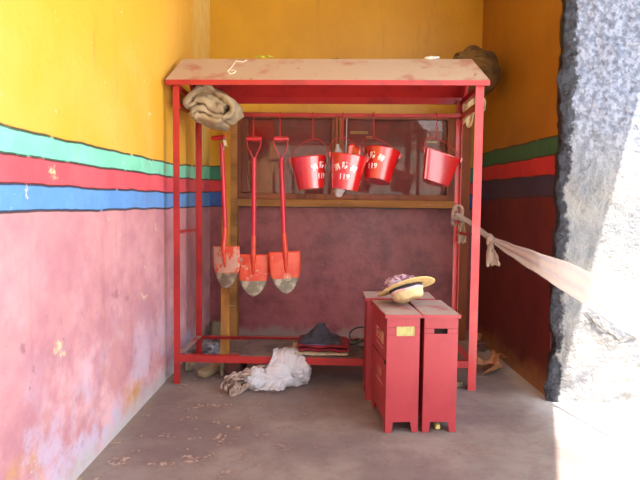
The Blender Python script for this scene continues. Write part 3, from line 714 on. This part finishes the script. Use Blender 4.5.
# ------------------------------------------------------------------ red fire extinguisher boxes
def fbox(x, y, rot, w_, d_, h_, label, kind):
    r_ = root('extinguisher_box', (x, y, 0), label, 'box', rot, 'red boxes in front of the rack')
    M = ROOTS[r_.name]; t = .004; ft = .06
    hx = w_/2
    m = MB(M)
    # shell walls, feet cut out of the bottom of each wall
    def face(poly, y0, y1): m.prism(poly, y0, y1)
    fx = w_*.24
    sx_ = w_*.16; sz = .012; hz = h_-.085; hw, hh = .037, .0145
    def front(y0, y1, hole):
        P0 = [(-hx, 0), (-hx+fx*.8, 0), (-hx+fx, ft), (hx-fx, ft), (hx-fx*.8, 0), (hx, 0)]
        m.prism([(-hx, 0), (-hx+fx*.8, 0), (-hx+fx, ft), (-hx, ft)], y0, y1); m.prism([(hx, ft), (hx-fx, ft), (hx-fx*.8, 0), (hx, 0)], y0, y1)
        if not hole: m.box(-hx, hx, y0, y1, ft, h_)
        else:
            m.box(-hx, hx, y0, y1, ft, hz-hh); m.box(-hx, hx, y0, y1, hz+hh, h_)
            m.box(-hx, -hw+hc, y0, y1, hz-hh, hz+hh); m.box(hw+hc, hx, y0, y1, hz-hh, hz+hh)
    hc = {'paper': .012, 'slot': -.002, 'side': 0}[kind]
    if kind == 'paper': hw, hh = .045, .021
    front(0, t, True if kind != 'side' else False); front(d_-t, d_, False)
    for s in (-1, 1):
        x0, x1 = (-hx, -hx+t) if s < 0 else (hx-t, hx)
        m.box(x0, x1, t, d_-t, ft, h_)
        m.box(x0, x1, t, .06, 0, ft); m.box(x0, x1, d_-.06, d_-t, 0, ft)
    m.box(-hx+t, hx-t, t, d_-t, ft, ft+.01)
    m.build('box_body', 'box_red', r_, bevel=.0025)
    # dark sheet standing in for the shade behind the slot
    if kind == 'slot':
        m = MB(M)
        for s in (-1, 1):
            vs = [(hc+s*(hw-.001), 0.0005, hz-hh), (hc+s*(hw-.001), 0.0005, hz+hh)]
        # rounded ends of the slot
            m.add([(hc+s*hw, -.0005+yy*.013, hz+dz) for yy in (0, 1) for dz in (-hh, hh)]+[(hc+s*(hw-.008), -.0005+yy*.013, hz+dz) for yy in (0, 1) for dz in (-hh, hh)], [(0, 1, 5), (0, 5, 4)] if False else [])
        m2 = MB(M); m2.box(-hx+t, hx-t, .03, .034, hz-.06, hz+.06); m2.build('slot_shade', 'dark', r_)
    if kind == 'paper':
        m = MB(M); m.box(hc-hw+.0005, hc+hw-.0005, t*.4, t*.9, hz-hh, hz+hh)
        tag(m.build('hand_hole_cover', 'yellow_paint', r_), 'pale yellow cover behind the hand hole')
        m = MB(M)
        m.box(hc-hw-.004, hc+hw+.004, -.002, .0005, hz+hh, hz+hh+.005); m.box(hc-hw-.004, hc+hw+.004, -.002, .0005, hz-hh-.005, hz-hh)
        m.box(hc-hw-.005, hc-hw, -.002, .0005, hz-hh-.004, hz+hh+.004); m.box(hc+hw, hc+hw+.005, -.002, .0005, hz-hh-.004, hz+hh+.004)
        m.box(hc+hw-.016, hc+hw-.004, -.001, .002, hz-hh+.006, hz+hh-.004)
        m.build('hand_hole_frame', 'yellow_paint', r_)
    # lid with a folded lip, slightly raised to the back
    oh = .010
    m = MB(M); lz = h_+.002
    v = [(-hx-oh, -oh, lz), (hx+oh, -oh, lz), (hx+oh, d_+oh, lz+.012), (-hx-oh, d_+oh, lz+.012)]
    vt = [(a, b, c_+.006) for a, b, c_ in v]
    m.add(v+vt, [(0, 3, 2, 1), (0, 1, 5, 4), (1, 2, 6, 5), (2, 3, 7, 6), (3, 0, 4, 7)]); m.m = 1; m.add(vt, [(0, 1, 2, 3)])
    m.m = 0
    m.box(-hx-oh, hx+oh, -oh-.002, -oh+.002, lz-.012, lz+.007)
    for s in (-1, 1): m.box(s*(hx+oh)-.002, s*(hx+oh)+.002, -oh, d_+oh, lz-.012, lz+.009)
    m.build('lid', ['box_red', 'box_lid'], r_, fix=False)
    if kind == 'paper':
        # lettering, seam and catch on the left side
        def side(vs, fs, cy, cz): m.add([(-hx-.0012, cy-v_.x, cz+v_.y) for v_ in vs], fs)
        for tx, cz in (('灭火器', h_-.15), ('119', h_-.36)):
            m = MB(M)
            vs, fs = text_mesh(tx, .075); side(vs, fs, d_*.45, cz)
            vs = [V((-.1, -.055, 0)), V((.1, -.055, 0)), V((.1, -.049, 0)), V((-.1, -.049, 0))]; side(vs, [(0, 1, 2, 3)], d_*.45, cz)
            tag(m.build('lettering', 'faint_paint', r_), 'faint cream characters on the left side')
        m = MB(M); m.box(-hx-.0015, -hx+.001, .0, d_, h_-.262, h_-.256); m.build('seam', 'dark', r_)
        m = MB(M); m.box(-hx-.006, -hx, .012, .026, h_-.272, h_-.25); m.build('catch', 'dark', r_)
    return r_
fbox(.468, 2.850, R(5), .187, .40, .660, 'narrow red box with a yellow hand hole, standing front left', 'paper')
fbox(.680, 2.860, R(2), .190, .40, .660, 'narrow red box with an open dark slot, standing front right', 'slot')
fbox(.525, 3.345, R(0), .43, .20, .668, 'red box turned sideways, standing behind the two narrow boxes', 'side')

# ------------------------------------------------------------------ straw hat with scarf
hb = atY(405.5, 286.5, 3.08)
axd = V((.24, -.36, -.90)).normalized(); zx = axd; xx = V((1, 0, .27)); xx = (xx-zx*xx.dot(zx)).normalized(); yy = zx.cross(xx)
HM = Matrix((xx, yy, zx)).transposed().to_4x4(); HM.translation = hb
hat = root('straw_hat', hb, 'pale straw hat with a black band, lying tilted on top of the red boxes', 'hat'); ROOTS[hat.name] = HM; hat.matrix_world = HM
m = MB(HM)
def brim(k):
    vs = []
    prof = [(.088, 0), (.11, -.003), (.14, -.003), (.168, .001), (.171, .003), (.168, .006), (.14, .002), (.11, .002), (.088, .006)]
    return prof
n_ = 48; prof = brim(0); vs = []; fs = []
for (r_, z_) in prof:
    for k in range(n_):
        a = 2*PI*k/n_; e = (r_-.088)/.083
        vs.append((r_*math.cos(a)*1.04, r_*math.sin(a)*.96, z_+e*.010*math.cos(2*a+.5)))
for i in range(len(prof)):
    j = (i+1) % len(prof)
    for k in range(n_): fs.append((i*n_+k, i*n_+(k+1) % n_, j*n_+(k+1) % n_, j*n_+k))
m.add(vs, fs); m.build('brim', 'straw', hat, smooth='all')
m = MB(HM); vs = []; fs = []
prof = [(.089, 0), (.087, .03), (.084, .055), (.078, .072), (.062, .082), (.04, .078), (.02, .074), (.0005, .073)]
for (r_, z_) in prof:
    for k in range(n_):
        a = 2*PI*k/n_; vs.append((r_*math.cos(a)*1.08, r_*math.sin(a)*.92, z_+.004*math.cos(3*a)*(z_/.08)))
for i in range(len(prof)-1):
    for k in range(n_): fs.append((i*n_+k, i*n_+(k+1) % n_, (i+1)*n_+(k+1) % n_, (i+1)*n_+k))
m.add(vs, fs); m.build('crown', 'straw_felt', hat, smooth='all', solid=.003)
def band(name, z0, z1, mat, off):
    m = MB(HM); vs = []; fs = []
    for zz, rr in ((z0, .0905+off), (z1, .0885+off)):
        for k in range(n_):
            a = 2*PI*k/n_; vs.append((rr*math.cos(a)*1.08, rr*math.sin(a)*.92, zz+.002*math.sin(a*5)))
    for k in range(n_): fs.append((k, (k+1) % n_, n_+(k+1) % n_, n_+k))
    m.add(vs, fs); m.build(name, mat, hat, smooth='all', solid=.002)
band('ribbon', .003, .024, 'black_cloth', .002); band('ribbon', .022, .034, 'pink_cloth', .003)
# crumpled scarf in the hat's hollow
sc_c = HM @ V((-.03, .01, -.035))
m = MB()
def scarf(u, v_):
    a = u*2*PI; ph = v_*PI
    p = V((math.cos(a)*math.sin(ph)*.085, math.sin(a)*math.sin(ph)*.055, math.cos(ph)*.032))
    p *= 1+.55*fbm(p, 17, 2.5)+.15*fbm(p, 45, 6); p.z += p.x*.2
    return sc_c+p+V((0, .02, .002))
m.grid(scarf, 54, 34, wrapu=True)
tag(m.build('scarf', 'mauve_cloth', smooth='all'), 'crumpled mauve and pale pink scarf stuffed in the straw hat', 'scarf')

# ------------------------------------------------------------------ things on the roof and in the corner
def roofz(p):
    l = RM.inverted() @ p; d = abs(l.y-RD/2); return ZR-d*((ZR-(zf if l.y < RD/2 else zb_))/(RD/2-fe))
def onroof(x, y):
    d = ray(x, y)
    for i in range(4000):
        p = EYE+d*(3.4+i*.0004)
        if p.z >= 0 and (RM.inverted() @ p).y > fe and p.z <= roofz(p)+.004: return V((p.x, p.y, roofz(p)+.004))
    p = atB(x, y, RD/2); return V((p.x, p.y, ZR+.004))
pts = [onroof(*q) for q in ((247, 57+3), (243, 62), (236, 61), (234, 64), (231, 68), (228, 71), (230, 74), (234, 73), (236, 71), (233, 70), (231, 71))]
m = MB(); m.tube(pts, .004, 6); tag(m.build('string', 'string_white', smooth='all'), 'thin white string looped on the dusty roof sheet', 'string')
pts = [rk(.50+.015*i, RD/2+.012*math.sin(i*1.7), ZR+.008+.012*abs(math.sin(i*2.3))) for i in range(9)]
m = MB(); m.tube(pts, .006, 6); m.tube([p+V((.006, .008, .006)) for p in pts[1:]], .005, 6); tag(m.build('twine', 'string_green', smooth='all'), 'yellow green twine scrap lying on the roof ridge at left', 'twine')
def lump(c, rx, ry, rz, seed, amp, fr, flat=True, nu=30, nv=18, rot=0):
    m = MB(Matrix.Translation(c) @ Matrix.Rotation(rot, 4, 'Z'))
    def f(u, v_):
        a = u*2*PI; ph = v_*PI
        p = V((math.cos(a)*math.sin(ph), math.sin(a)*math.sin(ph), -math.cos(ph)))
        k = 1+amp*fbm(p, fr, seed); z = p.z*rz*k
        if flat: z = max(z, -rz*.35)+rz*.35
        return (p.x*rx*k, p.y*ry*k, z)
    m.grid(f, nu, nv, wrapu=True); return m
c = atB(432, 58.5, RD/2+.03); tag(lump((c.x, c.y, ZR-.004), .055, .04, .022, 4, .5, 2.5).build('white_rag', 'white_cloth', smooth='all'), 'crumpled white rag lying on the roof ridge at right', 'rag')
c = atB(335, 58.5, RD/2+.03); tag(lump((c.x, c.y, ZR-.004), .04, .02, .01, 7, .6, 3).build('dark_scrap', 'cable', smooth='all'), 'small dark scrap lying on the middle of the roof ridge', 'scrap')
# stuffed sack between roof and right wall, its neck tied towards the room
sack = root('sack', (1.32, 4.46, 2.12), 'olive brown stuffed sack tied at the neck, lodged behind the right end of the roof', 'sack')
scn = atY(470, 77, 4.50)
scn = V((1.30, 4.50, 2.42))
nk = atY(467, 58, 4.32)
d_ = (nk-scn).normalized(); x_ = d_.cross(V((0, 0, 1))).normalized(); z_ = x_.cross(d_)
RS = .205; LN = (nk-scn).length
def sk(u, v_):
    a = u*2*PI
    if v_ < .8:                      # the stuffed body, folds running towards the neck
        ph = v_/.8*PI*.80
        r_ = math.sin(ph)*RS; h_ = -math.cos(ph)*RS
        h_ += max(0, (ph-1.6))*.03
        r_ *= 1+.10*math.sin(a*9+2*math.sin(a*2))*min(1, max(0, (v_-.35)/.4))
    else:
        t = (v_-.8)/.2; rr0 = math.sin(PI*.80)*RS; h0 = -math.cos(PI*.80)*RS+.03*(PI*.8-1.6)
        prof = rr0*(1-t/.55)+.028*(t/.55) if t < .55 else .028+.05*((t-.55)/.45)
        r_ = prof*(1+.16*math.sin(a*9+2*math.sin(a*2))); h_ = h0+(LN+.03-h0)*min(1, t)
    p = d_*h_+(x_*math.cos(a)+z_*math.sin(a))*r_
    return scn+p*(1+.10*fbm(p, 4, 3))
m = MB(); m.grid(sk, 90, 60, wrapu=True); m.grid(lambda u, v_: sk(u, 1.0).lerp(nk+d_*.0, v_), 90, 3, wrapu=True)
m.build('sack_body', 'sack', sack, smooth='all')
m = MB(); m.tube([nk-d_*.012+(x_*math.cos(a)+z_*math.sin(a))*.036 for a in [2*PI*i/24 for i in range(24)]], .006, 6, closed=True)
m.build('tie', 'string_green', sack, smooth='all')
# pale rag hanging below the sack
m = MB(); t0 = rk(RW+.06, RD*.72, ZE+.0)
a_ = rk(RW+.045, RD-.06, ZE-.02)
def rg(u, v_):
    return V((a_.x-.03+u*.10*(1-.3*v_), a_.y+.02*math.sin(u*9+v_*3), a_.z+.04-v_*.22+.02*math.sin(u*7)))
m.grid(rg, 16, 16); m.tube([a_+V((.04, 0, .07)), a_+V((.09, -.02, .06)), a_+V((.13, -.02, .0)), a_+V((.13, -.02, -.07))], [.012, .01, .008, .004], 6)
tag(m.build('pale_rag', 'rag_cream', smooth='all', solid=.004), 'pale rag hanging from the rack corner below the sack', 'rag')

# ------------------------------------------------------------------ plastic sheet strip tied to the rear post
def ribbon(stations, name, mat, label, cat, seed=0, n=60, cs=40):
    """stations: (pixel x, y, Y depth, half width in m, thickness)"""
    P = [(atY(a, b, Yd), hw, th) for a, b, Yd, hw, th in stations]
    def samp(t):
        t *= len(P)-1; i = min(int(t), len(P)-2); k = t-i; k2 = k*k*(3-2*k)
        return P[i][0].lerp(P[i+1][0], k), P[i][1]*(1-k2)+P[i+1][1]*k2, P[i][2]*(1-k2)+P[i+1][2]*k2
    m = MB()
    def f(u, v_):
        p, hw, th = samp(v_); q, _, _ = samp(min(1, v_+.02)); o_, _, _ = samp(max(0, v_-.02)); d = (q-o_).normalized()
        s = V((0, 0, 1)); s = (s-d*s.dot(d)).normalized(); nn = d.cross(s)
        a = u*2*PI
        w1 = math.cos(a)*hw; w2 = math.sin(a)*th*.8+th*1.4*math.sin(w1/hw*7+v_*3)*.8
        wv = fbm((v_*3, w1*14, seed), 1, seed)*.008
        return p+s*(w1*(1+.06*fbm((v_*9, seed, 1), 1)))+nn*(w2+wv)
    m.grid(f, cs, n, wrapu=True); return tag(m.build(name, mat, smooth='all'), label, cat)
ribbon([(457, 214, 4.10, .012, .010), (470, 222, 4.0, .018, .010), (490, 238, 3.82, .020, .012), (512, 250, 3.62, .045, .008), (535, 261, 3.42, .068, .008), (570, 278, 3.10, .088, .008), (605, 298, 2.84, .10, .009), (640, 319, 2.6, .10, .009), (700, 352, 2.3, .10, .009)],
       'plastic_strip', 'strip_film', 'long translucent plastic strip stretched from the rack post past the white pier', 'plastic strip', 3, n=120, cs=64)
def knot(c, r_, seed, sz=(1, 1, 1), loops=4):
    m = MB()
    for k in range(loops):
        pts = []
        tlt = Matrix.Rotation(R(30*k-40), 3, 'X') @ Matrix.Rotation(R(25*k), 3, 'Z')
        for i in range(20):
            a = 2*PI*i/20; p = tlt @ V((math.cos(a)*r_, math.sin(a)*r_, .3*r_*math.sin(2*a)))
            pts.append(c+V((p.x*sz[0], p.y*sz[1], p.z*sz[2]))+V((0, 0, (k-loops/2)*.018)))
        m.tube(pts, .011, 7, closed=True)
    return m
c = rk(RW+.005, RD+.0, 1.06); c = V((c.x, c.y, atY(459, 215, c.y).z))
m = knot(c, .038, 3, (1, 1, 1), 6)
def tail(c_, w0, w1, ln, seed, dx=0):
    def f(u, v_):
        w_ = w0+(w1-w0)*v_; return c_+V(((u-.5)*w_+dx*v_+.012*fbm((u*3, v_*4, seed), 1), .02*math.sin(u*8+v_*4)+.015*fbm((u*4, v_*3, seed+4), 1), -ln*v_+.02*fbm((u*5, 0, seed), 1)*v_))
    return f
m.grid(tail(c+V((.03, -.02, -.02)), .03, .08, .2, 4, .0), 14, 18)
tag(m.build('plastic_knot', 'strip_rag', smooth='all', solid=.003), 'knotted plastic film tied around the right rear post of the rack', 'knot')
c = atY(490, 238, 3.80)
m = knot(c, .016, 5, (1, 1, 1.2), 3); m.grid(tail(c+V((0, -.01, 0)), .02, .10, .2, 9, .02), 18, 22)
tag(m.build('plastic_tail', 'strip_rag', smooth='all', solid=.003), 'ragged plastic tail hanging from the knot in the stretched strip', 'plastic scrap')

# ------------------------------------------------------------------ bottom of the rack: board, clothes, bags, rubble
p0 = RM.inverted() @ atZ(246, 349, ZL+.03)
m = MB(RM); m.box(p0.x-.02, 1.62, -.005, RD-.10, ZL+.0245, ZL+.031); tag(m.build('base_board', 'board'), 'dusty brown board lying across the bottom rails of the rack', 'board')
bz = ZL+.031
def rl(x, y, z): return RM.inverted() @ atZ(x, y, z)
q = rl(318, 354, bz+.02)
Mq = RM @ Matrix.Translation((q.x-.005, -.005, bz)) @ Matrix.Diagonal((.9, 1, 1, 1))
m = folded([(-.22, .012), (-.1, .014), (.05, .013), (.24, .012)], .020, 0, .30, 5, .008, 9, M=Mq)
tag(m.build('fleece_mat', 'cream_pile', smooth='all'), 'thin cream fleece mat on the board, lowest of the folded pile', 'mat')
Mq = RM @ Matrix.Translation((q.x+.015, .03, bz+.022)) @ Matrix.Diagonal((.78, 1, .85, 1))
m = folded([(-.19, .012), (-.12, .022), (.0, .016), (.12, .018), (.235, .02), (.25, .04), (.2, .055), (.05, .045), (-.08, .05), (-.19, .055), (-.21, .03)], .026, 0, .28, 8, .012, 8, M=Mq)
tag(m.build('red_cloth', 'red_cloth', smooth='all'), 'folded dark red cloth lying on the cream mat', 'cloth')
Mq = RM @ Matrix.Translation((q.x+.01, .15, bz+.078)) @ Matrix.Diagonal((.80, 1, .74, 1))
def jk(u, v_):
    x = (u-.5)*.36; y = (v_-.5)*.22
    r_ = max(0, 1-(abs(x+.0)/.18)**1.5)*max(0, 1-(abs(y)/.11)**2)
    h_ = .085*r_**.8 + .075*max(0, 1-abs(x+.01)/.11)**1.3*max(0, 1-(y/.09)**2) + .035*fbm((x, y, 0), 14, 6)*(r_**.5) - .004
    return (x, y, h_+.012*(r_ > 0))
m = MB(Mq); m.grid(jk, 40, 24)
m.tube([(-.01, .0, .13), (.01, -.005, .155), (.03, 0, .165), (.035, 0, .15)], .007, 7)
jo = m.build('charcoal_jacket', 'navy_cloth', smooth='all', solid=.012); tag(jo, 'crumpled charcoal garment heaped on top of the dark red cloth', 'garment')
m = folded([(-.12, .0), (-.04, -.006), (.06, -.004), (.16, .002)], .016, -.115, -.09, 12, .006, 14, ny=8, M=Mq); tag(m.build('hem', 'mauve_lining', jo, smooth='all'), 'grey violet lining edge')
# cable loops at the right of the board
cc = rl(360, 349, bz)
m = MB(RM)
m.tube([(cc.x+.07*math.cos(a), .30+.07*math.sin(a), bz+.007+.010*(1+math.sin(a*2))) for a in [2*PI*i/20 for i in range(20)]], .007, 6, closed=True)
c1 = RM.inverted() @ atB(356, 333, RD+.05)
m.tube([(c1.x+.075*math.cos(a)+.02, RD-.06-.03*math.cos(a), c1.z+.018+.055*math.sin(a)+.02*math.cos(a)) for a in [2*PI*i/20 for i in range(20)]], .0065, 6, closed=True)
m.tube([(c1.x-.03, RD-.06, c1.z-.035), (cc.x, .42, bz+.03), (cc.x-.03, .36, bz+.01)], .006, 6)
tag(m.build('cable', 'cable', smooth='all'), 'dark green cable looped on the board beside the red boxes', 'cable')
# white plastic bag draped over the front rail
m = MB()
g0 = rl(286, 352, bz+.01)
def drape(u, v_):
    # from the board, over the front rail, down to the floor
    seq = [(.10, bz+.025), (.02, bz+.03), (-.04, bz+.01), (-.062, .15), (-.08, .08), (-.14, .03), (-.20, .025)]
    t = v_*(len(seq)-1); i = min(int(t), len(seq)-2); k = t-i
    b = seq[i][0]*(1-k)+seq[i+1][0]*k; z = seq[i][1]*(1-k)+seq[i+1][1]*k
    w_ = .17+.03*v_; x = g0.x+(u-.5)*w_-.16*max(0, v_-.35)+.02*fbm((u*3, v_*3, 7), 1, 2)
    n1 = .022*(.5+.5*math.sin(13*u+2.5*math.sin(5*u+1.5*v_)+1.8*v_))+.012*fbm((u*3, v_*2, 3), 1, 2, 1)-.02*abs(fbm((u*7, v_*4, 3), 1, 2, 1))
    return rk(x, b-n1*(1 if v_ > .2 else .3), z+(n1*.6 if v_ < .3 else 0)+(n1*.8 if v_ > .7 else 0))
m.grid(drape, 70, 50)
def bagl(cx, cy, rx, ry, rz, seed, amp=.35):
    def f(u, v_):
        a = u*2*PI; ph = v_*PI
        p = V((math.cos(a)*math.sin(ph), math.sin(a)*math.sin(ph), -math.cos(ph)))
        k = 1+amp*.6*fbm(p, 1.3, seed, 1)-.16*abs(fbm(p, 2.6, seed+3, 1))-.20*abs(fbm(p, 4.5, seed+5, 1))-.05*abs(fbm(p, 11, seed+5, 1))
        return V((cx+p.x*rx*k, cy+p.y*ry*k, max(.006, rz*.8+p.z*rz*k)))
    return f
c = atZ(256, 391); m.grid(bagl(c.x, c.y+.05, .095, .08, .085, 3, .5), 84, 50, wrapu=True)
c = atZ(277, 391); m.grid(bagl(c.x, c.y+.05, .12, .07, .10, 6, .5), 84, 50, wrapu=True)
c = atZ(299, 388); m.grid(bagl(c.x-.005, c.y+.06, .10, .09, .115, 9, .5), 84, 50, wrapu=True)
tag(m.build('plastic_bag', 'bag_film', smooth='all'), 'crumpled white plastic bag draped over the bottom rail onto the floor', 'plastic bag')
# frayed rag bundle
m = MB(); a_, b_ = atZ(229, 387, .04), atZ(266, 368, .12)
for k in range(26):
    pts = []; ph = random.random()*6
    for i in range(14):
        t = i/13; c = a_.lerp(b_, t); s = (1-t)*1.0+.45
        off = V((math.sin(ph+k)*.05*s*.6+.012*math.sin(t*18+ph), math.cos(ph*1.3+k)*.05*s+.012*math.cos(t*15+ph), math.sin(ph*2+k*2)*.042*s+.01*math.sin(t*20+k)))
        c = c+off; c.z = max(.008, c.z); pts.append(c)
    m.tube(pts, [.008+.004*math.sin(i*1.3+k) for i in range(14)], 6)
for k in range(18):   # loose tufts at the left end
    p = a_+V((random.uniform(-.03, .1), random.uniform(-.05, .02), random.uniform(-.01, .03))); 
    pts = [p, p+V((-.012, -.01, .018)), p+V((-.022, -.025, .0)), p+V((-.02, -.03, -.02))]
    for q_ in pts: q_.z = max(.006, q_.z)
    m.tube(pts, .006, 6)
tag(m.build('rag_bundle', 'rope', smooth='all'), 'frayed beige twisted rag lying on the floor left of the white bag', 'rag')
# slabs, wood and stones under the left end
def chunk(px, py, w_, d_, h_, rot, tilt, mat, name, label, cat, seed, z0=0.0, rnd=.16):
    c = atZ(px, py, z0)
    m = MB(Matrix.Translation((c.x, c.y+d_/2, z0+h_/2)) @ Matrix.Rotation(rot, 4, 'Z') @ Matrix.Rotation(tilt, 4, 'X'))
    def f(u, v_):
        a = u*2*PI; ph = (v_-.5)*PI
        e = .35
        sg = lambda t: math.copysign(abs(t)**e, t)
        p = V((sg(math.cos(a))*sg(math.cos(ph))*w_/2, sg(math.sin(a))*sg(math.cos(ph))*d_/2, sg(math.sin(ph))*h_/2))
        return p*(1+rnd*fbm((p.x/w_, p.y/d_, p.z/h_), 2.5, seed))
    m.grid(f, 32, 20, wrapu=True)
    mz = min(v_.z for v_ in m.v)
    for v_ in m.v: v_.z += z0+.001-mz
    return tag(m.build(name, mat, smooth=True), label, cat)
chunk(208, 379, .085, .24, .055, R(-28), R(4), 'wood_grey', 'wood_block', 'weathered wooden block lying under the left end of the rack, foremost', 'wood block', 2, rnd=.05)
chunk(187, 373, .08, .14, .085, R(20), 0, 'stone', 'stone', 'rounded grey brown stone on the floor beside the left front post', 'stone', 4, rnd=.3)
chunk(220, 379, .03, .18, .13, R(8), 0, 'stone', 'broken_tile', 'thin upright broken tile on the floor left of the reddish stone', 'tile', 6, rnd=.12)
chunk(234, 378, .13, .14, .14, R(-10), R(12), 'slab', 'broken_stone', 'broken reddish stone behind the frayed rag', 'stone', 9, rnd=.3)
c = atZ(210, 356)
m = MB(); m.grid(bagl(c.x, c.y, .12, .09, .08, 13, .6), 84, 50, wrapu=True)
tag(m.build('film_heap', 'grey_film', smooth='all'), 'heap of dirty grey plastic film behind the left bottom rail', 'plastic film')
c = atZ(216, 338)
chunk(214.5, 341, .11, .10, .17, R(30), 0, 'stone', 'rounded_stone', 'round pale stone perched behind the plank near the back wall', 'stone', 15, z0=.0, rnd=.12).location.z += .0
# right corner: torn cardboard and small rubble
c = atZ(494, 371)
m = MB(Matrix.Translation((c.x, c.y+.05, .012)) @ Matrix.Rotation(R(-35), 4, 'Z'))
m.grid(lambda u, v_: ((u-.5)*.11*(1+.3*math.sin(v_*7)), (v_-.5)*.44, .045+.03*math.sin(v_*9+u*2)+.03*abs(u-.5)*2+.01*fbm((u*4, v_*8, 0), 1, 3)), 10, 30)
m.grid(lambda u, v_: (.0+u*.12, -.17+(v_-.5)*.12, .0+.12*u*(1-.5*v_)+.01*math.sin(v_*6)), 10, 10)
tag(m.build('torn_cardboard', 'cardboard', smooth='all', solid=.004), 'crumpled torn cardboard on the floor in the right corner', 'cardboard')
chunk(481, 352, .12, .10, .07, R(20), 0, 'slab', 'rubble', 'small dark lump of rubble behind the torn cardboard', 'rubble', 31, rnd=.4)
chunk(478, 345, .08, .06, .09, R(50), 0, 'cardboard', 'brick_piece', 'small pinkish brick piece by the right back corner', 'brick', 33, rnd=.35)
chunk(459, 388, .07, .06, .035, R(10), 0, 'stone', 'stone', 'small grey stone on the floor between the box and the right front post', 'stone', 37, rnd=.3)
chunk(438, 430, .028, .03, .03, R(10), 0, 'glue_paper', 'crumpled_paper', 'tiny crumpled paper under the right hand narrow box', 'paper', 41, rnd=.4)
